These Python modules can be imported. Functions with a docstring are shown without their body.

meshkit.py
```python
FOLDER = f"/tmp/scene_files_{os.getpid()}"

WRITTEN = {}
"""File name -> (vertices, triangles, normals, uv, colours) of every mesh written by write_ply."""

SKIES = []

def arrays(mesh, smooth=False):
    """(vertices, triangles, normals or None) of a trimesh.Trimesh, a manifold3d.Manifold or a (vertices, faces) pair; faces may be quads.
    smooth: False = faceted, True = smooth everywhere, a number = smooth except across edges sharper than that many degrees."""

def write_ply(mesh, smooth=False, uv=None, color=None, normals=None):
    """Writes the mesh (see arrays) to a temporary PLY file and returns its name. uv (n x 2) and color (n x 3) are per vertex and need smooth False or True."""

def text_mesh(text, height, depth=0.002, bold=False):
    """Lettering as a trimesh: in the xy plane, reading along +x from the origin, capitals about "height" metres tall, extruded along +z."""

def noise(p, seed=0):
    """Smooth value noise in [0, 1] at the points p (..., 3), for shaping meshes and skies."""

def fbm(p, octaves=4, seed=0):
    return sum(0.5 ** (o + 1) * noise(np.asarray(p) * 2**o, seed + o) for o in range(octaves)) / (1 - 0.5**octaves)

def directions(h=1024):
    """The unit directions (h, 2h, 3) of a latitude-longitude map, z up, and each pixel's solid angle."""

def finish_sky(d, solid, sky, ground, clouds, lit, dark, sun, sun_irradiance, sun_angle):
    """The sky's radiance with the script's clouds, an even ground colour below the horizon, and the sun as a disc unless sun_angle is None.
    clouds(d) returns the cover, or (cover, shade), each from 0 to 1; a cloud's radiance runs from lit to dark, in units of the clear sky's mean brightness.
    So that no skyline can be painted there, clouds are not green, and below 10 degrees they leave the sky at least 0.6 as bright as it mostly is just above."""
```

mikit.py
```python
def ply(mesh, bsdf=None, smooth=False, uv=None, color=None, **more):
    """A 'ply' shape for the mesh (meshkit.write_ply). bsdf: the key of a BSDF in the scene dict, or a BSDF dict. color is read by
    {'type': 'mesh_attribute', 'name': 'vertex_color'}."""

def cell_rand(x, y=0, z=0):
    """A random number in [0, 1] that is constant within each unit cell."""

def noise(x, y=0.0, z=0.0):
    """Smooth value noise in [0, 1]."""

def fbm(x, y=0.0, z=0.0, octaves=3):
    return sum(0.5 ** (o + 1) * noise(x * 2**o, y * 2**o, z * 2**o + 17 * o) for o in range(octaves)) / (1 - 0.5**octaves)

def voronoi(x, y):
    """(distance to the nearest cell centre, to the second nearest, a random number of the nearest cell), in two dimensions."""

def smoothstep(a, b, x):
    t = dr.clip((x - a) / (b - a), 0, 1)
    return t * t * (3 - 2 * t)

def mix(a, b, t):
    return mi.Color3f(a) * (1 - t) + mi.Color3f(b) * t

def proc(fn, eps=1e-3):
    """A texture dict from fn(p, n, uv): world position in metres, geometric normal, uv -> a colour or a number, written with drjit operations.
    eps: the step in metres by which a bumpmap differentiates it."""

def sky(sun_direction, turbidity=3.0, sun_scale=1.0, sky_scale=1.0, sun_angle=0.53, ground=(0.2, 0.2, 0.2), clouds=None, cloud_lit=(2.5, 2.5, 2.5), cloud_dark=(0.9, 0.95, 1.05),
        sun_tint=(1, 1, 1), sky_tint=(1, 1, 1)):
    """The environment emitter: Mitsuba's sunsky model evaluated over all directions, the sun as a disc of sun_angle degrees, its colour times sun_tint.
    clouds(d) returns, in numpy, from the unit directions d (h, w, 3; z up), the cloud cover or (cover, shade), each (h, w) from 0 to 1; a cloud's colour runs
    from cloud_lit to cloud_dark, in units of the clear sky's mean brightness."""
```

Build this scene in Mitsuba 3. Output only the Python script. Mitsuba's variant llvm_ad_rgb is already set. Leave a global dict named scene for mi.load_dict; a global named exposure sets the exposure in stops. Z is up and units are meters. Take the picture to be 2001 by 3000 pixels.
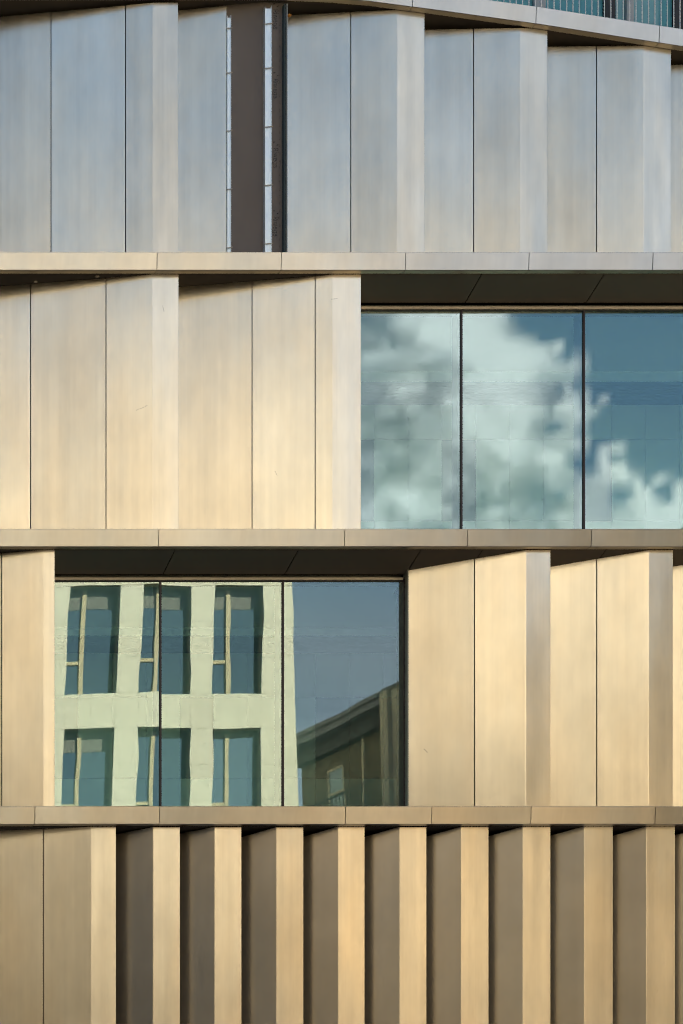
import math, random
import numpy as np
import trimesh
import drjit as dr
import mitsuba as mi
import mikit, meshkit
from shapely.geometry import Polygon, box as sbox
from mikit import noise, fbm, smoothstep, mix, cell_rand

T = mi.ScalarTransform4f
random.seed(7)
rng = np.random.default_rng(7)
scene, labels = {}, {}

# ---------------------------------------------------------------- camera, sky, exposure
S, D, EYE, CX = 0.0043, 32.25, 1.6, -8.6        # metres per photo pixel on the facade plane, distance, eye height, camera x
scene['camera'] = {
    'type': 'perspective', 'fov': 2 * math.degrees(math.atan(1000.5 / 7500)), 'fov_axis': 'x',
    'principal_point_offset_x': 3000 / 2001, 'principal_point_offset_y': -2750 / 3000,
    'near_clip': 0.1, 'far_clip': 3000.0,
    'to_world': T().look_at(origin=[CX, -D, EYE], target=[CX, 0, EYE], up=[0, 0, 1]),
}
exposure = 3.18


def clouds(d):
    """Broken cumulus: a tall bank with a ragged edge over the street to the right of the facade's axis, blue gaps beside it."""
    x, y, z = d[..., 0], d[..., 1], d[..., 2]
    q = np.stack([x, y, z * 1.6], -1)
    n = meshkit.fbm(q * 3.1 + 4.0, 5, 3)
    fine = meshkit.fbm(q * 26.0, 4, 11)
    generic = np.clip((n + 0.35 * (fine - 0.5) - 0.66) / 0.10, 0, 1)
    gshade = np.clip((meshkit.fbm(q * 5.0 + 9, 4, 5) - 0.40) / 0.3, 0, 1)
    south = y < -0.25
    yy = np.where(south, -y, 1.0)
    a, b = x / yy, z / yy
    big = meshkit.fbm(np.stack([a * 22, b * 22, 0 * a], -1), 5, 21) - 0.5
    det = meshkit.fbm(np.stack([a * 75, b * 75, 0 * a + 3], -1), 4, 23) - 0.5
    det = det + 0.35 * (meshkit.fbm(np.stack([a * 190 + 6 * det, b * 190, 0 * a + 8], -1), 2, 29) - 0.5)
    fine2 = np.abs(meshkit.fbm(np.stack([a * 120 + 5 * det, b * 150, 0 * a + 1], -1), 2, 31) - 0.5) * 2 - 0.25
    e1 = 0.497 - 1.1 * np.clip(b - 0.4217, 0, 0.03) + 0.026 * big + 0.026 * det + 0.006 * fine2      # ragged right edge of the tall bank
    bank = np.clip((e1 - a) / 0.004, 0, 1)
    e2 = 0.3887 - 0.62 * np.abs(a - 0.500) + 0.034 * det + 0.012 * big                      # low bank beyond
    low = np.clip((e2 - b) / 0.006, 0, 1)
    bank = bank * np.clip((b - 0.338 + 0.03 * det) / 0.022, 0, 1)
    low = low * np.clip((a - 0.445) / 0.02, 0, 1)
    cover = np.maximum(bank * (0.66 + 0.34 * np.clip((0.055 - np.abs(e1 - a - 0.045)) / 0.03, 0, 1)), low * 0.95)
    cover = np.clip(cover * (0.95 + 0.9 * (big + 0.8 * det)), 0, 1)
    cover = np.maximum(cover, 0.58 * np.clip((0.365 - b) / 0.05, 0, 1))       # thin haze low down
    core = np.clip(1.25 - np.abs(e1 - a - 0.022) / 0.036, 0, 1) * np.clip((b - 0.372) / 0.03, 0, 1)
    shade = np.clip(0.60 - 0.62 * core - 1.2 * det - 0.9 * big - 0.9 * fine2, 0, 1) * np.where(low > bank, 0.35, 1)
    shade = np.where((b < 0.36) & (bank < 0.1) & (low < 0.1), 0.75, shade)
    w = south * np.clip((0.25 - np.hypot(a - 0.50, (b - 0.417) * 1.0)) / 0.10, 0, 1)
    veil = 0.11 * (1 - generic)                     # thin high cloud over the whole sky
    gshade = np.where(generic > 0.02, gshade, 0.85)
    return (generic + veil) * (1 - w) + cover * w, gshade * (1 - w) + shade * w


scene['sky'] = mikit.sky((0.50, 0.75, 0.50), turbidity=3, sky_scale=0.66, sun_tint=(0.98, 1.0, 0.95), clouds=clouds, cloud_lit=(5.2, 5.05, 4.85), cloud_dark=(1.3, 1.31, 1.33), sky_tint=(1.02, 1.0, 0.98))


# ---------------------------------------------------------------- helpers
def num(name):
    k, i = name, 0
    while k in scene or any(s.startswith(k + '__') for s in (scene if i < 1 else ())):
        i += 1
        k = f'{name}_{i:03d}'
    return k


COUNT = {}


def key(name):
    i = COUNT.get(name, 0)
    COUNT[name] = i + 1
    return name if i == 0 else f'{name}_{i:03d}'


def obj(name, mesh, bsdf, parent=None, smooth=False, label=None):
    k = key(f'{parent}__{name}' if parent else name)
    scene[k] = mikit.ply(mesh, bsdf, smooth=smooth)
    if label:
        labels[k] = {'label': label}
    return k


def group(name, parent=None):
    return key(f'{parent}__{name}' if parent else name)


def X(px, y=0.0):
    return CX + (px + 2000) * S * (1 + y / D)


def Z(py, y=0.0):
    return EYE + (4250 - py) * S * (1 + y / D)


def bx(x0, x1, y0, y1, z0, z1):
    b = trimesh.creation.box((x1 - x0, y1 - y0, z1 - z0))
    b.apply_translation(((x0 + x1) / 2, (y0 + y1) / 2, (z0 + z1) / 2))
    return b


def join(ms):
    return trimesh.util.concatenate(ms)


def cbx(x0, x1, y0, y1, z0, z1, c=0.004):
    """A box with chamfered edges."""
    pts = []
    for sx in (0, 1):
        for sy in (0, 1):
            for sz in (0, 1):
                p = np.array([(x0, x1)[sx], (y0, y1)[sy], (z0, z1)[sz]])
                g = np.array([1 - 2 * sx, 1 - 2 * sy, 1 - 2 * sz]) * c
                for k in range(3):
                    q = p + g
                    q[k] = p[k]
                    pts.append(q)
    return trimesh.convex.convex_hull(np.array(pts))


def mat(name, **k):
    scene[name] = {'type': 'twosided', 'bsdf': {'type': 'principled', **k}}
    return name


def rgb(*c):
    return {'type': 'rgb', 'value': list(c)}


# ---------------------------------------------------------------- materials
SCUFFS = [(406, 1203, 425, 1195, .005), (396, 1206, 404, 1203, .004), (809, 1376, 815, 1389, .004), (1268, 2178, 1276, 2188, .006), (470, 905, 474, 921, .004), (962, 885, 980, 883, .004)]


def scuffed(p):
    d = mi.Float(0.0)
    for a, b, c, e, w in SCUFFS:
        ax, az, bx_, bz = X(a, 0.2), Z(b, 0.2), X(c, 0.2), Z(e, 0.2)
        vx, vz = bx_ - ax, bz - az
        t = dr.clip(((p.x - ax) * vx + (p.z - az) * vz) / (vx * vx + vz * vz), 0, 1)
        q = dr.sqrt(dr.square(p.x - ax - t * vx) + dr.square(p.z - az - t * vz))
        d = dr.maximum(d, 1 - smoothstep(0.3 * w, 1.6 * w, q))
    return d


def metal(base, seed, streak=1.0):
    b = np.array(base)

    def fn(p, n, uv):
        h = p.x + 0.83 * p.y
        s1 = noise(h * 7.5 + seed * 13.1, 0.0, p.z * 0.10 + seed)
        s2 = noise(h * 24.0 + seed * 5.3, 0.0, p.z * 0.22 + 3 * seed)
        s3 = noise(h * 70.0, 0.0, p.z * 0.8 + seed)
        bl = fbm(h * 1.6 + seed * 3, 0.0, p.z * 1.1 + seed * 7, octaves=4)
        sp = fbm(h * 19.0, 0.0, p.z * 3.5 + seed, octaves=4)
        v = 1.0 + streak * (0.13 * (s1 - 0.5) + 0.07 * (s2 - 0.5) + 0.03 * (s3 - 0.5)) + 0.24 * (bl - 0.5) + 0.09 * (sp - 0.5)
        t = smoothstep(0.30, 0.70, fbm(h * 2.3 + 9.0 + seed, 0.0, p.z * 0.5 + seed, octaves=3))
        c = mix([float(v) for v in b * (0.98, 1.0, 1.025)], [float(v) for v in b * (1.015, 0.993, 0.965)], t)
        return c * v * (1 - 0.32 * scuffed(p))

    return mikit.proc(fn)


def rough(lo, hi, seed):
    def fn(p, n, uv):
        h = p.x + 0.83 * p.y
        return lo + (hi - lo) * fbm(h * 3.0 + seed, 0.0, p.z * 0.7 + seed, octaves=3)

    return mikit.proc(fn)


def warp(seed):
    def fn(p, n, uv):
        h = p.x + 0.83 * p.y
        return noise(h * 3.1 + seed * 11, 0.0, p.z * 0.5 + seed) + 0.35 * noise(h * 8.0 + seed * 5, 0.0, p.z * 1.3)

    return mikit.proc(fn, eps=4e-3)


BRASS = (0.78, 0.712, 0.592)
METALS = []
for i, (f, r) in enumerate(((1.0, (0.22, 0.29)), (0.95, (0.23, 0.30)), (1.04, (0.21, 0.28)))):
    scene[f'metal_{i}'] = {'type': 'twosided', 'bsdf': {'type': 'bumpmap', 'arbitrary': warp(i), 'scale': 0.006,
                           'bsdf': {'type': 'principled', 'base_color': metal(np.array(BRASS) * f, i + 1.0), 'metallic': 1.0, 'roughness': rough(*r, i), 'specular': 0.5}}}
    METALS.append(f'metal_{i}')
for i, f in enumerate((0.92, 1.0, 1.09)):
    scene[f'metal_band_{i}'] = {'type': 'twosided', 'bsdf': {'type': 'principled', 'base_color': metal(np.array((0.525, 0.50, 0.46)) * f, 6.0 + i, 0.3), 'metallic': 1.0, 'roughness': rough(0.20, 0.26, 8 + i), 'specular': 0.5}}
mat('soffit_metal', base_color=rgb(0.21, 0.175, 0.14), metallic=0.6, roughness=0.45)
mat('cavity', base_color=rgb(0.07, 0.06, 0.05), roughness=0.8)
mat('frame_brass', base_color=rgb(0.58, 0.50, 0.40), metallic=0.2, roughness=0.45)
mat('dark_gasket', base_color=rgb(0.015, 0.015, 0.017), roughness=0.5)
mat('mullion_dark', base_color=rgb(0.05, 0.04, 0.045), metallic=0.5, roughness=0.4)
mat('mullion_inner', base_color=rgb(0.35, 0.38, 0.40), roughness=0.5)
mat('jamb', base_color=rgb(0.32, 0.33, 0.29), metallic=0.4, roughness=0.5)
mat('core', base_color=rgb(0.25, 0.24, 0.23), roughness=0.8)
scene['glass'] = {'type': 'thindielectric', 'int_ior': 2.3, 'specular_reflectance': rgb(0.745, 0.92, 0.94), 'specular_transmittance': rgb(0.65, 0.97, 0.95)}
mat('room_white', base_color=rgb(0.90, 0.91, 0.90), roughness=0.6)
mat('room_ceiling', base_color=rgb(0.72, 0.74, 0.75), roughness=0.6)
mat('room_wall', base_color=rgb(0.78, 0.79, 0.76), roughness=0.5)
mat('room_slat', base_color=rgb(0.26, 0.33, 0.37), roughness=0.6)
mat('room_door', base_color=rgb(0.24, 0.30, 0.33), roughness=0.5)
mat('room_joint', base_color=rgb(0.56, 0.57, 0.56), roughness=0.6)
mat('room_floor', base_color=rgb(0.55, 0.54, 0.50), roughness=0.7)
mat('board', base_color=mikit.proc(lambda p, n, uv: mix((0.165, 0.144, 0.136), (0.205, 0.18, 0.168), fbm(p.x * 5, p.y * 5, p.z * 1.2, octaves=4))), roughness=0.75, specular=0.2)
mat('print_black', base_color=rgb(0.012, 0.012, 0.013), roughness=0.5)
mat('print_faint', base_color=rgb(0.08, 0.07, 0.068), roughness=0.7)
mat('galvanised', base_color=rgb(0.86, 0.95, 1.0), metallic=0.65, roughness=0.38)
mat('clip_steel', base_color=rgb(0.45, 0.40, 0.32), metallic=0.9, roughness=0.35)
mat('rail_white', base_color=rgb(0.72, 0.72, 0.73), roughness=0.4)
mat('rust_foam', base_color=rgb(0.55, 0.24, 0.05), roughness=0.9)
mat('mortar', base_color=rgb(0.42, 0.36, 0.28), roughness=0.95)
mat('seal_teal', base_color=rgb(0.03, 0.06, 0.07), roughness=0.4)
mat('teal_panel', base_color=rgb(0.07, 0.29, 0.36), roughness=0.25)
mat('teal_light', base_color=rgb(0.15, 0.36, 0.42), roughness=0.25)
mat('cream_wall', base_color=mikit.proc(lambda p, n, uv: mix((0.78, 0.765, 0.70), (0.83, 0.82, 0.76), fbm(p.x * 0.9, 0.0, p.z * 0.5, octaves=3))), roughness=0.8)
mat('cream_joint', base_color=rgb(0.30, 0.28, 0.23), roughness=0.9)
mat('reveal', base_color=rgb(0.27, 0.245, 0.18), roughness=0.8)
mat('win_frame', base_color=rgb(0.50, 0.44, 0.32), roughness=0.5)
mat('far_glass_pale', base_color=rgb(0.30, 0.37, 0.41), metallic=1.0, roughness=0.10)
mat('far_glass', base_color=rgb(0.21, 0.27, 0.31), metallic=1.0, roughness=0.07)
mat('dark_glass', base_color=rgb(0.03, 0.04, 0.05), roughness=0.1)
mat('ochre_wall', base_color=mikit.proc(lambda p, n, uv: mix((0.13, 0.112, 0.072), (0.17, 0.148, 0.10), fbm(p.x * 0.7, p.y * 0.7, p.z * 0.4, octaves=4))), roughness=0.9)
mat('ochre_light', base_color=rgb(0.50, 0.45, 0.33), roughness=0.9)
mat('dark_wall', base_color=rgb(0.07, 0.07, 0.07), roughness=0.9)
mat('roof_grey', base_color=rgb(0.16, 0.17, 0.19), roughness=0.7)
mat('iron', base_color=rgb(0.03, 0.03, 0.03), roughness=0.6)
mat('grey_wall', base_color=rgb(0.30, 0.27, 0.23), roughness=0.9)
mat('brown_brick', base_color=rgb(0.10, 0.094, 0.083), roughness=0.9)
mat('tan_wall', base_color=rgb(0.50, 0.43, 0.32), roughness=0.9)
mat('brown_stone', base_color=rgb(0.27, 0.25, 0.225), roughness=0.9)
mat('asphalt', base_color=mikit.proc(lambda p, n, uv: mix((0.045, 0.045, 0.047), (0.065, 0.063, 0.06), fbm(p.x * 3, p.y * 3, 0.0, octaves=4))), roughness=0.9)
mat('paving', base_color=mikit.proc(lambda p, n, uv: mix((0.27, 0.26, 0.24), (0.36, 0.34, 0.31), cell_rand(p.x / 0.6, p.y / 0.4))), roughness=0.9)

# ---------------------------------------------------------------- ground and street
obj('ground', bx(-400, 400, -400, 400, -1.0, -0.12), 'asphalt')
labels['ground'] = {'kind': 'structure', 'label': 'grey asphalt street between the facades'}
obj('pavement', bx(-60, 60, -6, 0.6, -0.12, 0.0), 'paving')
labels['pavement'] = {'kind': 'structure', 'label': 'pale paving along the foot of the metal facade'}
obj('pavement', bx(-80, 60, -36, -29.5, -0.12, 0.0), 'paving')
labels['pavement_001'] = {'kind': 'structure', 'label': 'pale paving along the foot of the cream building'}

# ---------------------------------------------------------------- the office building
OB = 'office_building'
labels[OB] = {'label': 'office block clad in folded brass-coloured metal panels with large reflecting windows', 'category': 'building'}
XL, XR = X(-1000), X(2950)
BANDS = {1: (738, 790), 2: (1549, 1600), 3: (2361.5, 2414), 4: (3180, 3232)}
YS = 0.12                                        # the front strips stand this far behind the fascia's face
YG = 0.633                                        # glass line
ztop = {k: Z(v[0]) for k, v in BANDS.items()}
zbot = {k: Z(v[1]) for k, v in BANDS.items()}


def b0(px, top=False):
    """Photo row of the sloping top fascia's lower (upper) edge."""
    pts = [(-1100, -14), (800, -14), (960, -8), (1086, 2), (1300, 30), (1568, 67), (2001, 134), (3000, 290)]
    return np.interp(px, [p[0] for p in pts], [p[1] for p in pts]) - (49 if top else 0)


# solid core, slabs, roof
obj('wall', join([bx(XL - 8, XR + 10, 3.9, 16, 0, ztop[1]), bx(XL - 8, XR + 10, 3.6, 16, ztop[1], Z(-700)),
                  bx(XL - 8, XL, 0.4, 3.9, 0, ztop[1] + 3.4), bx(XR, XR + 10, 0.4, 3.9, 0, ztop[1] + 2.6), bx(XL, XR, 0.30, 3.9, 0, zbot[4])]), 'core', OB)
for k in (1, 2, 3, 4):
    obj('floor_slab', bx(XL, XR, 0.13, 3.9, zbot[k] + 0.012, ztop[k] - 0.006), 'cavity', OB)

# fascia bands: segments with open joints
JOINTS = {1: [-640, -266, 460, 824, 1188, 1550, 1913, 2276, 2640], 2: [-620, -260, 465, 1010, 1370, 1733, 2096, 2460],
          3: [-620, -260, 102, 467, 1012, 1265, 1556, 1920, 2283, 2640], 4: [-620, 0, 365, 730, 1095, 1460, 1825, 2200]}


def fascia_mesh(xa, xb, za0, za1, zb0, zb1):
    """A folded sheet, 5 mm chamfers, from xa to xb; za0/za1 lower and upper edge on the left, zb0/zb1 on the right."""
    c, dp, tl = 0.005, 0.11, 0.0145                # the face leans back towards its lower edge
    def ring(x, z0, z1):
        return np.array([(x, dp, z0), (x, c + tl, z0), (x, tl, z0 + c), (x, 0, z1 - c), (x, c, z1), (x, dp, z1)])
    n = 8
    v, f = [], []
    for i in range(n + 1):
        t = i / n
        v.append(ring(xa + (xb - xa) * t, za0 + (zb0 - za0) * t, za1 + (zb1 - za1) * t))
    for i in range(n):
        for j in range(6):
            a, b, c2, d = i * 6 + j, i * 6 + (j + 1) % 6, (i + 1) * 6 + (j + 1) % 6, (i + 1) * 6 + j
            f += [(a, d, c2), (a, c2, b)]
    m = trimesh.Trimesh(np.vstack(v), f, process=False)
    caps = [trimesh.Trimesh(v[0], [(0, 1, 2), (0, 2, 3), (0, 3, 4), (0, 4, 5)], process=False), trimesh.Trimesh(v[-1], [(0, 2, 1), (0, 3, 2), (0, 4, 3), (0, 5, 4)], process=False)]
    return join([m] + caps)


G = 0.0042
for k in (1, 2, 3, 4):
    e = [-1000] + JOINTS[k] + [2950]
    for i in range(len(e) - 1):
        jit = random.uniform(-0.0015, 0.0015)
        m = fascia_mesh(X(e[i]) + G, X(e[i + 1]) - G, zbot[k] + jit, ztop[k] + jit, zbot[k] + jit, ztop[k] + jit)
        m.apply_translation((0, random.uniform(-0.002, 0.002), 0))
        obj('fascia_panel', m, f'metal_band_{random.randrange(3)}', OB, smooth=25)
    obj('coping', bx(XL, XR, 0.115, 0.60, ztop[k] - 0.005, ztop[k] + 0.001), 'cavity', OB)
    obj('shadow_gap', bx(XL, XR, 0.112, 0.128, zbot[k] + 0.006, zbot[k] + 0.05), 'dark_gasket', OB)
e = [-1000, -640, -266, 97, 460, 824, 1209, 1571, 1932, 2294, 2950]
for i in range(len(e) - 1):
    kinks = [e[i]] + [p for p in (800, 960, 1086, 1300) if e[i] < p < e[i + 1]] + [e[i + 1]]
    ms = []
    for a, b in zip(kinks[:-1], kinks[1:]):
        ms.append(fascia_mesh(X(a) + (G if a == e[i] else 0), X(b) - (G if b == e[i + 1] else 0), Z(b0(a)), Z(b0(a, 1)), Z(b0(b)), Z(b0(b, 1))))
    obj('fascia_panel', join(ms), 'metal_band_1', OB, smooth=25, label='fascia panel of the sloping terrace edge')
# sloping terrace slab
pts = [-1000, 800, 960, 1086, 1300, 1568, 2001, 2950]
top = [(X(p), Z(b0(p, 1)) - 0.01) for p in pts]
bot = [(X(p), Z(b0(p)) + 0.012) for p in pts]
sl = trimesh.creation.extrude_polygon(Polygon(top + bot[::-1]), 3.5)
sl.apply_transform(np.array([[1, 0, 0, 0], [0, 0, -1, 3.63], [0, 1, 0, 0], [0, 0, 0, 1]], float))
obj('floor_slab', sl, 'cavity', OB)


INC = 0.15 / 0.46                                  # the metal soffits drop towards the glass


def soffit_strip(k, xa, xb, y0, y1, joints=(), bsdf='soffit_metal', inc=INC):
    e = [xa] + list(joints) + [xb]
    for a, b in zip(e[:-1], e[1:]):
        m = cbx(a + 0.007, b - 0.007, y0, y1, zbot[k] - 0.002, zbot[k] + 0.011, 0.0015)
        m.vertices[:, 2] -= inc * (m.vertices[:, 1] - y0)
        obj('soffit_panel', m, bsdf, OB)


# ---- folded cladding
def slant_x(px, xf, t):
    """World x of the point where the sight line of photo column px meets the slanted face that runs back to the left of the fold."""
    a = (px + 2000) * S / D
    return (CX + a * (D + YS + t * xf)) / (1 + a * t)


def profile_sheet(line, z0, ztopf, th=0.004):
    """A sheet of thickness th behind the plan polyline (left to right), from z0 up to ztopf(x)."""
    p = np.array(line, float)
    d = np.diff(p, axis=0)
    d /= np.linalg.norm(d, axis=1)[:, None]
    nrm = np.stack([-d[:, 1], d[:, 0]], 1)
    off = np.empty_like(p)
    for i in range(len(p)):
        n0, n1 = nrm[max(i - 1, 0)], nrm[min(i, len(nrm) - 1)]
        m = n0 + n1
        m /= max(np.linalg.norm(m), 1e-6)
        off[i] = p[i] + m * th / max(m @ n1, 0.3)
    ring = np.vstack([p, off[::-1]])
    n = len(ring)
    lo = np.c_[ring, np.full(n, z0)]
    hi = np.c_[ring, [ztopf(x) for x in ring[:, 0]]]
    f = []
    for i in range(n):
        j = (i + 1) % n
        f += [(i, j, n + j), (i, n + j, n + i)]
    k = len(p)
    for i in range(k - 1):
        a, b, c, e2 = i, i + 1, n - 2 - i, n - 1 - i
        f += [(n + a, n + b, n + c), (n + a, n + c, n + e2), (a, c, b), (a, e2, c)]
    return trimesh.Trimesh(np.vstack([lo, hi]), f, process=False)


def rounded(p0, c, p1, r=0.010, n=3):
    """Points of a rounded corner at c between p0 and p1."""
    p0, c, p1 = map(np.array, (p0, c, p1))
    a = c + (p0 - c) / np.linalg.norm(p0 - c) * r
    b = c + (p1 - c) / np.linalg.norm(p1 - c) * r
    return [tuple((1 - t) ** 2 * a + 2 * t * (1 - t) * c + t * t * b) for t in np.linspace(0, 1, n + 1)]


PG = 0.0048                                        # half the open joint between two sheets


def bay(xl, joints, fold, right, t, z0, zf, skip=(), inc=0.0, ret=None):
    """One folded bay: slanted sheets, the last of which folds into the front strip and returns to the wall."""
    xf, xr = X(fold, YS), X(right, YS)
    ys = lambda x: YS + t * (xf - x)
    xs = [xl] + [slant_x(j, xf, t) for j in joints]
    depth = max(ys(xl) - YS + 0.05, 0.16)
    dret = ret or depth
    if ret:
        obj('fin_backing', bx(xr - 0.012, xr - 0.0045, YS + 0.012, YS + depth + 0.3, z0, zf(xr) - 0.004), 'cavity', OB)
    for i, a in enumerate(xs):
        if i in skip:
            continue
        last = i == len(xs) - 1
        a2 = a + (PG if i else 0.002)
        st = (a2 + 0.0, ys(a2))
        line = [(a2, ys(a2) + 0.035)] + rounded((a2, ys(a2) + 0.035), st, (a2 + 0.1, ys(a2 + 0.1)), 0.003, 2) if i else [st]
        if last:
            line += rounded(line[-1], (xf, YS), (xr, YS), 0.008) + rounded((xf, YS), (xr, YS), (xr, YS + dret), 0.006) + [(xr, YS + dret)]
        else:
            b2 = xs[i + 1] - PG
            line += rounded(line[-1], (b2, ys(b2)), (b2, ys(b2) + 0.035), 0.003, 2) + [(b2, ys(b2) + 0.035)]
        jz = random.uniform(-0.003, 0.003)
        obj('cladding_panel', profile_sheet(line, z0, lambda x: zf(x) + jz - inc * max(0, t * (xf - x) + YS - 0.135)), random.choice(METALS), OB, smooth=28)
    return xr


flat = lambda z: (lambda x: z)
TOPG = 0.006

# row 2 (under band 1)
z0, zt = ztop[2] + 0.004, zbot[1] - TOPG
xr = bay(X(-330, 0.3), [89, 310], 445, 523, 0.175, z0, flat(zt))
xr = bay(xr + 0.004, [738, 923], 972.5, 1057.5, 0.19, z0, flat(zt))
x_w2 = xr
bay(X(-1000), [-600], -405, -330, 0.12, z0, flat(zt))
# row 3 (under band 2)
z0, zt = ztop[3] + 0.004, zbot[2] - TOPG
bay(X(-1000), [-600], -405, -330, 0.2, z0, flat(zt))
x_w3l = bay(X(-330, 0.2), [4], 127, 160, 0.2, z0, flat(zt), inc=0.1)
x_w3r = slant_x(1195.5, X(1540, YS), 0.30)
xr = bay(x_w3r, [1389.5], 1540, 1612.5, 0.30, z0, flat(zt), inc=INC)
xr = bay(xr + 0.004, [1747.5], 1900, 1971.5, 0.30, z0, flat(zt), inc=INC)
xr = bay(xr + 0.004, [2108], 2260, 2331, 0.30, z0, flat(zt), inc=INC)
xr = bay(xr + 0.004, [2468], 2620, 2691, 0.30, z0, flat(zt), inc=INC)
# row 4 (under band 3)
z0, zt = ztop[4] + 0.004, zbot[3] - TOPG
bay(X(-1000), [-700], -455, -380, 0.13, z0, flat(zt))
xr = bay(X(-380, 0.2), [-120, 126.5], 267, 339.5, 0.19, z0, flat(zt), ret=0.012)
for fo, ri in ((448, 527), (628, 707), (809, 888.5), (990, 1068), (1170, 1249), (1350, 1431), (1531, 1612), (1711, 1795), (1893, 1977), (2073, 2156), (2254, 2337), (2435, 2517), (2616, 2697)):
    xr = bay(xr + 0.004, [], fo, ri, 0.70, z0, flat(zt + random.uniform(-0.006, 0.004)), inc=0.12 if fo < 700 else 0.30, ret=0.012)
# row 1 (under the sloping terrace edge)
z0 = ztop[1] + 0.004
bay(X(-1000), [-700], -455, -380, 0.12, z0, flat(Z(0) + 0.0))
xr1 = bay(X(-380, 0.2), [-120, 149, 367], 446, 521.5, 0.17, z0, flat(Z(-14) - 0.03))
xr = bay(xr1 + 0.004, [664], 757, 834, 0.19, z0, flat(Z(-14) - 0.02), skip=(1,))
rs = -0.088


def row1(xl, j, fo, ri, ptop, slope):
    xf = X(fo, YS)
    z = Z(ptop, YS)
    return bay(xl, [j], fo, ri, 0.19, z0, lambda x: z + (min(x, xf) - xf) * slope - max(0, x - xf) * 0.03)


xr = row1(X(842, 0.25), 1027, 1163, 1243.5, 28, -0.05)
xr = row1(xr + 0.004, 1387, 1523, 1603.5, 82.5, rs)
xr = row1(xr + 0.004, 1747, 1885, 1966, 133.5, rs)
xr = row1(xr + 0.004, 2107, 2245, 2327, 187, rs)
xr = row1(xr + 0.004, 2467, 2605, 2687, 240, rs)

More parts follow.
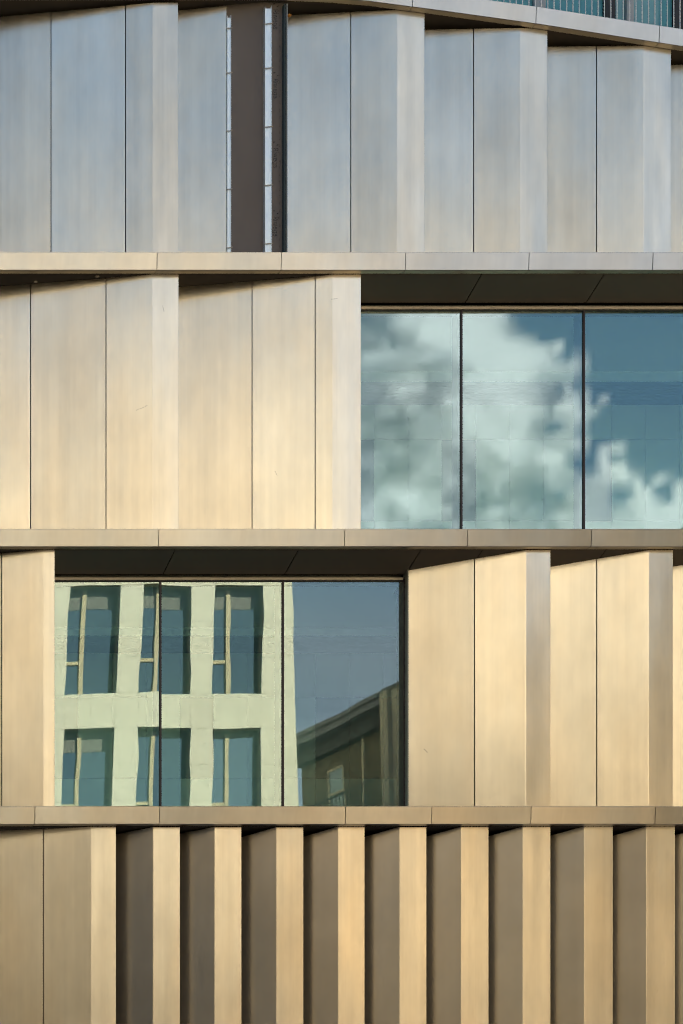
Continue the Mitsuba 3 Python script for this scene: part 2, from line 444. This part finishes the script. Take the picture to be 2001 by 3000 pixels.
# soffits over cladding, backing walls
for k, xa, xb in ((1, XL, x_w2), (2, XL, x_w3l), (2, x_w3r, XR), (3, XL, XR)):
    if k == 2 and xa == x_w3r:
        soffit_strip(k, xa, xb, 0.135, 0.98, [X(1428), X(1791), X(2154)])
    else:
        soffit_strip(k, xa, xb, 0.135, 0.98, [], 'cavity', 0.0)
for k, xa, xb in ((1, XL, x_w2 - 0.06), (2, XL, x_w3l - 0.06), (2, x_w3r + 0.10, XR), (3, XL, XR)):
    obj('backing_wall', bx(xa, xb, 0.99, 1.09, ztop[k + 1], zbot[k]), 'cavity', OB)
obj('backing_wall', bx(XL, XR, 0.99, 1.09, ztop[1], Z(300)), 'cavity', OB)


# ---- windows with the rooms behind
def pane_mesh(xa, xb, z0, z1, seed, twist):
    nx, nz = 44, 60
    gx, gz = np.meshgrid(np.linspace(xa, xb, nx), np.linspace(z0, z1, nz))
    q = np.stack([gx * 2.3, gx * 0, gz * 1.15], -1)
    y = YG + 0.00024 * (meshkit.noise(q, seed) - 0.5) + 0.00006 * (meshkit.noise(q * 2.4, seed + 3) - 0.5)
    u, w = (gx - xa) / (xb - xa) * 2 - 1, (gz - z0) / (z1 - z0) * 2 - 1
    y = y + 0.0003 * (u ** 2) * (1 - w ** 2 * 0.5) * rng.uniform(-0.6, 1.0) + twist * u * w
    v = np.stack([gx, y, gz], -1).reshape(-1, 3)
    i = np.arange(nx * nz).reshape(nz, nx)
    f = np.stack([i[:-1, :-1], i[:-1, 1:], i[1:, 1:], i[1:, :-1]], -1).reshape(-1, 4)
    return (v, f)


def window(k, xa, xb, edges, pyhead, dark, seed, dd, dl, twist, ext):
    """The window under band k from xa to xb: panes between the photo columns in edges."""
    W = group('window', OB)
    zg0, zg1 = ztop[k + 1] + 0.002, Z(pyhead, YG)
    zs = zbot[k]
    ex = [xa] + [X(p, YG) for p in edges] + [xb]
    for i in range(len(ex) - 1):
        obj('pane', pane_mesh(ex[i] + 0.004, ex[i + 1] - 0.004, zg0, zg1 + 0.004, seed + i * 17, twist[i]), 'glass', W, smooth=True)
        if i:
            x = ex[i]
            obj('mullion', join([cbx(x - 0.011, x + 0.011, YG - 0.022, YG + 0.02, zg0, zg1, 0.002)]), 'mullion_dark', W)
            obj('mullion_fin', bx(x - 0.03, x + 0.03, YG + 0.03, YG + 0.20, zg0, zg1), 'mullion_inner', W)
    obj('head_frame', cbx(xa, xb, YG - 0.035, YG - 0.005, zg1 + 0.010, zs - 0.001 if zs - zg1 < 0.08 else zg1 + 0.045, 0.003), 'frame_brass', W)
    obj('head_gasket', bx(xa, xb, YG - 0.012, YG + 0.03, zg1 - 0.004, zg1 + 0.0095), 'dark_gasket', W)
    obj('head_downstand', bx(xa, xb, YG + 0.06, YG + 0.10, zg1 - 0.03, zg1 + 0.10), 'jamb', W)
    # closing pieces
    obj('sill', bx(xa, xb, YG - 0.06, YG + 0.05, ztop[k + 1] - 0.02, ztop[k + 1] + 0.0015), 'mullion_dark', W)
    # the corridor behind: ceiling, light trough, slatted ceiling, wall panels, doors
    R = group('room', OB)
    xb += ext
    yb = 3.6
    obj('ceiling', bx(xa, xb, YG + 0.10, 2.52, zg1 + 0.02, zg1 + 0.06), 'room_ceiling', R)
    obj('ceiling_trim', bx(xa, xb, 2.522, 2.80, zg1 - 0.005, zg1 + 0.05), 'room_white', R)
    n = 6
    for i in range(n):
        y = 2.81 + i * 0.132
        obj('ceiling_slat', bx(xa, xb, y, y + 0.122, zg1 + 0.004, zg1 + 0.012), 'room_slat', R)
    obj('ceiling_void', bx(xa, xb, 2.80, yb, zg1 + 0.02, zg1 + 0.06), 'room_slat', R)
    obj('floor', bx(xa, xb, YG + 0.05, 3.85, ztop[k + 1] - 0.004, ztop[k + 1]), 'room_floor', R)
    obj('side_wall', bx(xa - 0.05, xa, YG, 3.85, zg0, zg1 + 0.1), 'room_white', R)
    obj('side_wall', bx(xb, xb + 0.05, YG, 3.85, zg0, zg1 + 0.1), 'room_white', R)
    obj('back_wall', bx(xa, xb, yb + 0.02, yb + 0.10, zg0, zg1 + 0.1), 'room_joint', R)
    pw = 0.475
    zd = Z(pyhead + dd, yb)                          # door head
    zl = Z(pyhead + dl, yb)
    x, i = xa, 0
    while x < xb - 0.01:
        x2 = min(x + pw, xb)
        g = 0.003
        obj('wall_panel', bx(x + g, x2 - g, yb, yb + 0.019, zd + g, zg1 + 0.05), 'room_wall', R)
        if i in dark:
            obj('door', bx(x + g, x2 - g, yb + 0.006, yb + 0.019, zl + g, zd - g), 'room_door', R)
        else:
            obj('wall_panel', bx(x + g, x2 - g, yb, yb + 0.019, zl + g, zd - g), 'room_wall', R)
        obj('wall_panel', bx(x + g, x2 - g, yb, yb + 0.019, zg0, zl - g), 'room_wall', R)
        x, i = x2, i + 1
    return zg1


window(1, x_w2 - 0.30, X(2950), [1350.5, 1709, 2067], 911, (0, 3, 6, 10), 31, 377, 615, (-0.0004, 0.0003, -0.0002, 0.0), 0.0)
zg = window(2, X(105, YG), X(1180.5, YG), [469, 827.5], 1704, (2, 6, 10, 11, 12, 13, 14, 15), 77, 339, 577, (-0.0012, -0.0003, 0.0008), 2.6)
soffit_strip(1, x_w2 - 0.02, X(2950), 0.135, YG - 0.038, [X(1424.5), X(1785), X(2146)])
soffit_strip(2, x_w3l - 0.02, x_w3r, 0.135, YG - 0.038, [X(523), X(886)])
obj('jamb', cbx(X(1177.5, YG), X(1182.5, YG), YG - 0.05, YG + 0.05, ztop[3], zg + 0.04, 0.002), 'mullion_dark', OB)
obj('jamb', join([bx(X(1183, YG), x_w3r + 0.10, YG - 0.02, YG + 0.03, ztop[3], zbot[2]), bx(x_w3r - 0.014, x_w3r - 0.001, 0.50, YG - 0.021, ztop[3], zbot[2])]), 'jamb', OB)
obj('jamb', bx(x_w2 - 0.34, x_w2 - 0.30, YG - 0.1, 1.0, ztop[2], zbot[1]), 'jamb', OB)
obj('jamb', bx(X(105, YG) - 0.04, X(105, YG) - 0.002, YG - 0.2, 1.0, ztop[3], zbot[2]), 'jamb', OB)

# ---- the bay with the missing panel: printed membrane board, rails and clips
xf = X(757, YS)
yb = lambda x: YS + 0.19 * max(0, xf - x) + 0.06
xa, xe = slant_x(640, xf, 0.19), X(832.5, YS + 0.06)
zbt = Z(-8, 0.2)
BD = obj('membrane_board', profile_sheet([(xa, yb(xa)), (xf + 0.06, yb(xf)), (xe, yb(xf)), (xe, yb(xf) + 0.25)], ztop[1], flat(zbt), 0.01), 'board', OB, label='bare grey membrane board where a metal panel is missing')
for i, py in enumerate((27, 230, 433, 634)):
    t = meshkit.text_mesh('Riwega', 0.062, 0.0008)
    w = t.bounds[1][0]
    t.apply_scale((0.25 / w, 1, 1))
    tri = [trimesh.creation.extrude_polygon(Polygon(p), 0.0008) for p in ([(-0.076, 0.0), (-0.052, 0.0), (-0.076, 0.026)], [(-0.052, 0.062), (-0.028, 0.062), (-0.028, 0.037)])]
    em = join(tri)
    # reading downwards: text x -> -z, text y -> +x, depth -> -y
    PM = np.array([[0, 1, 0, X(800.5, YS + 0.06)], [0, 0, -1, yb(xf) - 0.0006], [-1, 0, 0, Z(py, YS + 0.06)], [0, 0, 0, 1]], float)
    t.apply_transform(PM)
    em.apply_transform(PM)
    obj('emblem', em, 'print_black', BD)
    obj('lettering', t, 'print_black', BD, label='vertical black print reading Riwega')
for i in range(34):
    obj('dash', bx(X(822.5, 0.14) , X(823.5, 0.14), yb(xf) - 0.0012, yb(xf) - 0.0002, Z(20 + i * 21 + 10, 0.14), Z(20 + i * 21, 0.14)), 'print_faint', BD)


def channel(pa, pb, ytop, clips, name):
    yy = yb(X((pa + pb) / 2, 0.2)) - 0.055
    x0, x1 = X(pa, yy), X(pb, yy)
    zt_ = Z(ytop, yy)
    c = obj('channel_rail', join([bx(x0 + 0.004, x1 - 0.004, yy, yy + 0.004, ztop[1], zt_), bx(x0, x0 + 0.003, yy - 0.012, yy + 0.054, ztop[1], zt_ + 0.02), bx(x1 - 0.003, x1, yy - 0.012, yy + 0.054, ztop[1], zt_ + 0.03)]), 'galvanised', OB, label=name)
    for cy in clips:
        z = Z(cy, yy)
        m = trimesh.creation.cylinder(0.0055, x1 - x0 + 0.028, sections=10)
        m.apply_transform(trimesh.transformations.rotation_matrix(math.pi / 2 - 0.10, (0, 1, 0)))
        m.apply_translation(((x0 + x1) / 2, yy - 0.014, z))
        h = trimesh.creation.icosphere(1, 0.008)
        h.apply_translation((x1 + 0.010, yy - 0.014, z + 0.006))
        obj('clip', join([m, h]), 'clip_steel', c)


channel(664.5, 675.5, 52, (84, 215, 385, 556, 727), 'narrow galvanised channel rail beside the left panel edge')
channel(775, 794.5, 25, (71, 201, 373, 544, 715), 'wide galvanised channel rail beside the printed strip')
for (a, b, y, m) in ((833, 835.4, 0.10, 'seal_teal'), (836.4, 839.4, 0.16, 'dark_gasket'), (839.6, 842.2, 0.12, 'mullion_inner')):
    obj('edge_seal', bx(X(a, y), X(b, y), y, y + 0.2, ztop[1], Z(10, y)), m, OB)

# crumbs of mortar and foam left under the fascias
for (px, py, y, r, m) in ((103, 826, 0.20, 0.022, 'mortar'), (284, 810, 0.16, 0.026, 'mortar'), (1190, 20, 0.16, 0.02, 'rust_foam'), (846, 45, 0.2, 0.03, 'rust_foam'), (1541, 78, 0.13, 0.014, 'rust_foam'), (1905, 128, 0.12, 0.014, 'rust_foam')):
    s = trimesh.creation.icosphere(2, r)
    s.vertices *= 1 + 0.5 * (meshkit.noise(s.vertices * 60 + px, 4)[:, None] - 0.5)
    s.vertices *= (1.0, 0.8, 0.55)
    s.apply_translation((X(px, y), y, Z(py, y)))
    obj('mortar_crumb' if m == 'mortar' else 'foam_crumb', s, m, OB)

# ---- terrace above the sloping edge: railing and glazing
RL = group('railing', OB)
p = 1143.0
while p < 2600:
    y = 0.16
    zb = Z(b0(p, 1)) - 0.02
    c = trimesh.creation.cylinder(0.0065, 1.15, sections=8)
    c.apply_translation((X(p, y), y, zb + 0.575))
    obj('baluster', c, 'rail_white', RL)
    p += 18.45
obj('top_rail', join([bx(X(1100, .16), X(2600, .16), .135, .185, Z(b0(1100, 1)) + 1.10, Z(b0(1100, 1)) + 1.14)]), 'rail_white', RL)
TG = group('terrace_glazing', OB)
yt = 1.5
z0t, z1t = Z(400, yt), Z(-760, yt)
cols = [(900, 1210, 'teal_panel'), (1210, 1400, 'teal_light'), (1400, 1560, 'teal_panel'), (1560, 1593, 'mullion_inner'), (1593, 1765, 'teal_panel'), (1765, 1797, 'dark_gasket'), (1797, 1830, 'teal_light'), (1830, 1851, 'mullion_inner'), (1851, 1930, 'teal_light'), (1930, 1968, 'teal_panel'), (1968, 2010, 'dark_gasket'), (2010, 2300, 'teal_panel'), (2300, 2950, 'teal_light')]
for a, b, m in cols:
    n = 'mullion' if m in ('mullion_inner', 'dark_gasket') else 'pane'
    obj(n, bx(X(a, yt) + 0.002, X(b, yt) - 0.002, yt - (0.06 if n == 'mullion' else 0), yt + 0.05, z0t, z1t), m, TG)
obj('pane', bx(X(600, yt), X(900, yt), yt, yt + 0.05, z0t, z1t), 'teal_panel', TG)
obj('roof', bx(XL - 8, XR + 10, 0.9, 16, z1t, z1t + 0.35), 'core', OB)
obj('back_wall', bx(X(600, yt), XR, yt + 0.06, 3.7, ztop[1], z1t), 'core', OB)

# ---------------------------------------------------------------- across the street: cream building with tall recessed windows
CB = 'cream_building'
labels[CB] = {'label': 'cream panel-clad block with tall recessed windows across the street', 'category': 'building'}
YA = -36.0
VA = 2 * YG - YA                                  # its mirror depth behind the glass
XA1 = X(868, VA)
XA0 = -32.0
PW, PH = 216 * S * (1 + VA / D), 418 * S * (1 + VA / D)
WX = [X(265, VA) + PW * k for k in range(-22, 3)]     # window centres
WW, WH = 146 * S * (1 + VA / D), 316 * S * (1 + VA / D)
ZW = [Z(1716, VA) - PH * k for k in range(-1, 10)]     # window heads
WX = [x for x in WX if x - WW / 2 > XA0 + 0.4]
ZW = [z for z in ZW if z - WH > 1.0]
ZR = max(ZW) + 0.8
hole = [sbox(x - WW / 2, z - WH, x + WW / 2, z) for x in WX for z in ZW]
wall = Polygon([(XA0, -0.1), (XA1 - 0.05, -0.1), (XA1 - 0.05, ZR), (XA0, ZR)], [list(h.exterior.coords) for h in hole])
m = trimesh.creation.extrude_polygon(wall, 0.36)
m.apply_transform(np.array([[1, 0, 0, 0], [0, 0, -1, YA - 0.04], [0, 1, 0, 0], [0, 0, 0, 1]], float))
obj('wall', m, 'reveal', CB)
obj('wall', join([bx(XA0, XA1 - 0.05, YA - 14, YA - 1.0, -0.1, ZR), bx(XA0, XA0 + 0.3, YA - 1.0, YA - 0.401, -0.1, ZR), bx(XA1 - 0.35, XA1 - 0.05, YA - 1.0, YA - 0.401, -0.1, ZR)]), 'cream_wall', CB)
obj('roof', bx(XA0 - 0.1, XA1 + 0.1, YA - 14.1, YA + 0.05, ZR, ZR + 0.3), 'roof_grey', CB)
# cladding: the part that shows in the windows panel by panel, the rest storey by storey
gp = 0.0045


def clad(x0, x1, z0, z1):
    obj('wall_panel', bx(x0 + gp, x1 - gp, YA - 0.039, YA, z0 + gp, z1 - gp), 'cream_wall', CB)


near = [x for x in WX if x > 3.0]
xsplit = near[0] - PW / 2
edge = [xsplit] + [v for x in near for v in (x - WW / 2, x + WW / 2)] + [XA1]
for zi, zh in enumerate(ZW):
    z_lo, z_up = zh - WH, zh + (PH - WH)
    z_up = ZR if zi == 0 else z_up
    fine = 16 < zh < 40
    if fine:
        for a, b in zip(edge[0::2], edge[1::2]):      # piers beside the windows in three courses
            for c in range(3):
                clad(a, b, z_lo + WH * c / 3, z_lo + WH * (c + 1) / 3)
            clad(a, b, zh, z_up)
        for x in near:
            clad(x - WW / 2, x, zh, z_up)
            clad(x, x + WW / 2, zh, z_up)
    segs = [(XA0, WX[0] - WW / 2)] + [(a + WW / 2, b - WW / 2) for a, b in zip(WX[:-1], WX[1:])] + [(WX[-1] + WW / 2, XA1)]
    for a, b in segs:
        if fine and b > xsplit:
            if a < xsplit < b:
                clad(a, xsplit, z_lo, zh)
            continue
        clad(a, b, z_lo, zh)
    a, b = XA0, (xsplit if fine else XA1)
    clad(a, b, zh, z_up)
lowest = min(ZW) - WH
clad(XA0, XA1, -0.1, lowest)
# returned right-hand end
obj('wall_panel', bx(XA1 - 0.049, XA1, YA - 14, YA - 0.041, -0.1, ZR), 'cream_wall', CB)
fr = 0.05
for x in WX:
    for z in ZW:
        w = group('window', CB)
        x0, x1, y0 = x - WW / 2, x + WW / 2, YA - 0.36
        xm = x0 + 0.36 * WW
        zc = z - 0.68 * WH
        obj('frame', join([bx(x0, x0 + fr, y0, y0 + 0.06, z - WH, z), bx(x1 - fr, x1, y0, y0 + 0.06, z - WH, z), bx(x0 + fr, x1 - fr, y0, y0 + 0.06, z - fr, z), bx(x0 + fr, x1 - fr, y0, y0 + 0.06, z - WH, z - WH + fr)]), 'mullion_dark', w)
        obj('mullion', join([bx(xm - 0.055, xm + 0.055, y0, y0 + 0.09, z - WH + fr, z - fr), bx(x0 + fr, xm - 0.055, y0, y0 + 0.07, zc - 0.045, zc + 0.045)]), 'win_frame', w)
        obj('pane', bx(x0, x1, y0 - 0.02, y0 + 0.012, z - WH, z), random.choice(('far_glass', 'far_glass', 'far_glass_pale')), w)
        obj('blind', bx(x0 + fr, x1 - fr, y0 + 0.0122, y0 + 0.03, z - fr - random.choice((0.12, 0.2, 0.5)), z - fr), 'roof_grey', w)

# ---------------------------------------------------------------- the shaded ochre house beside it
OH = 'ochre_house'
labels[OH] = {'label': 'shaded ochre house with overhanging eaves and iron balcony beside the cream block', 'category': 'house'}
P1 = np.array([X(890, 1.3 * D), 2 * YG - 1.3 * D])
P2 = np.array([X(1111, 1.178 * D), 2 * YG - 1.178 * D])
tv = (P2 - P1) / np.linalg.norm(P2 - P1)
nv = np.array([-tv[1], tv[0]])                       # towards the street
ZE = Z(2146, 1.3 * D)


def local(m):
    """Local x runs along the house front from P1, local y into the house."""
    M = np.eye(4)
    M[:2, 0], M[:2, 1], M[:2, 3] = tv, -nv, P1
    M[2, 2] = 1
    m = m.copy()
    m.apply_transform(M)
    return m


L2 = np.linalg.norm(P2 - P1)
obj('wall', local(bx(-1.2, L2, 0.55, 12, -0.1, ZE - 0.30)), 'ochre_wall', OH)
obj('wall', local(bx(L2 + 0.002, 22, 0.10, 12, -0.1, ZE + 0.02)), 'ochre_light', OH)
for a, w in ((L2, 0.34), (2.2, 0.10)):
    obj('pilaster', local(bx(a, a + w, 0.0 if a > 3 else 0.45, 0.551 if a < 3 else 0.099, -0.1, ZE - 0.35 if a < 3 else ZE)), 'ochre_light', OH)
rf = trimesh.creation.extrude_polygon(Polygon([(-0.05, 0), (-0.05, 0.12), (5.8, 2.6), (12.4, 0.12), (12.4, 0)]), L2 + 1.6)
rf.apply_transform(np.array([[0, 0, 1, -1.6], [1, 0, 0, 0], [0, 1, 0, ZE - 0.10], [0, 0, 0, 1]], float))
obj('roof', local(rf), 'roof_grey', OH)
obj('eaves', local(bx(-1.6, L2 - 0.002, 0.02, 0.60, ZE - 0.29, ZE - 0.105)), 'roof_grey', OH)
obj('coping', local(bx(L2 + 0.004, 22.1, 0.04, 12, ZE + 0.021, ZE + 0.09)), 'roof_grey', OH)
obj('eaves', local(bx(-1.2, L2 - 0.01, 0.30, 0.56, ZE - 0.75, ZE - 0.30)), 'dark_wall', OH)
for s in range(3):
    zf = ZE - 1.2 - s * 3.2
    for x in (0.25, L2 + 1.0, L2 + 3.2, L2 + 5.6, L2 + 8.0):
        w = group('window', OH)
        yy = 0.549 if x < 1 else 0.099
        obj('frame', local(join([bx(x, x + 0.07, yy - 0.03, yy, zf - 1.9, zf), bx(x + 0.83, x + 0.90, yy - 0.03, yy, zf - 1.9, zf), bx(x + 0.07, x + 0.83, yy - 0.03, yy, zf - 0.07, zf), bx(x + 0.07, x + 0.83, yy - 0.03, yy, zf - 0.75, zf - 0.68)])), 'ochre_light', w)
        obj('pane', local(bx(x + 0.07, x + 0.83, yy - 0.012, yy - 0.002, zf - 1.9, zf - 0.07)), 'far_glass', w)
    bal = group('balcony', OH)
    zb = ZE - 3.4 - s * 3.2
    obj('slab', local(bx(-1.0, L2 - 0.05, -0.10, 0.549, zb, zb + 0.16)), 'ochre_wall', bal)
    for i in range(24):
        x = -0.95 + i * 0.2
        obj('baluster', local(bx(x, x + 0.022, -0.08, -0.058, zb + 0.16, zb + 1.1)), 'iron', bal)
    obj('handrail', local(bx(-0.98, L2 - 0.06, -0.09, -0.04, zb + 1.1, zb + 1.14)), 'iron', bal)
ant = [trimesh.creation.cylinder(0.018, 1.5, sections=8)]
ant[0].apply_translation((L2 + 0.45, 2.2, ZE + 1.2))
for k in range(3):
    ant.append(bx(L2 + 0.45, L2 + 1.05, 2.19, 2.21, ZE + 1.7 + k * 0.1, ZE + 1.715 + k * 0.1))
obj('roof_aerial', local(join(ant)), 'iron')
labels['roof_aerial'] = {'label': 'thin metal aerial standing on the roof of the ochre house', 'category': 'aerial'}

# ---------------------------------------------------------------- grey block further left
GB = 'grey_building'
labels[GB] = {'label': 'plain grey block beyond the left end of the cream building', 'category': 'building'}
obj('wall', bx(-78, -36, -54, -34, -0.1, 24), 'grey_wall', GB)
for i in range(12):
    for j in range(6):
        obj('window', bx(-76 + i * 3.4, -74.4 + i * 3.4, -34.0, -33.96, 3.5 + j * 3.3, 5.6 + j * 3.3), 'dark_glass', GB)

# ---------------------------------------------------------------- brown block in front of the cream one, and the projecting wing next door
BB = 'brown_building'
labels[BB] = {'label': 'lower brown brick block standing before the left part of the cream building', 'category': 'building'}
obj('wall', join([bx(XA0, -9.5, YA + 0.01, -33.8, -0.1, 30.0), bx(-9.5, 5.0, YA + 0.01, -33.8, -0.1, 19.2)]), 'brown_brick', BB)
for i in range(11):
    for j in range(4):
        obj('window', cbx(XA0 + 1.2 + i * 3, XA0 + 2.6 + i * 3, -33.8, -33.76, 3.6 + j * 3.4, 5.6 + j * 3.4), 'dark_glass', BB)
NW = 'neighbouring_wing'
labels[NW] = {'label': 'dark stone wing projecting forward at the left of the metal facade', 'category': 'building'}
obj('wall', bx(-34, -13, -15, 12, -0.1, 26.0), 'brown_stone', NW)
for i in range(3):
    for j in range(7):
        obj('window', bx(-13.0, -12.96, -8.6 + i * 2.8, -7.2 + i * 2.8, 4 + j * 3.4, 6.2 + j * 3.4), 'dark_glass', NW)

LB = 'low_corner_block'
labels[LB] = {'label': 'low sunlit tan block on the corner in front of the ochre house', 'category': 'building'}
obj('wall', bx(12.0, 20.0, -31.5, -24.0, 12.4, 15.3), 'tan_wall', LB)
obj('wall', bx(12.05, 19.95, -31.45, -24.05, -0.1, 12.398), 'brown_stone', LB, label='dark stone lower storeys')
for i in range(3):
    for j in range(2):
        obj('window', bx(12.9 + i * 2.6, 14.1 + i * 2.6, -24.05, -23.99, 3.0 + j * 3.6, 5.0 + j * 3.6), 'dark_glass', LB)
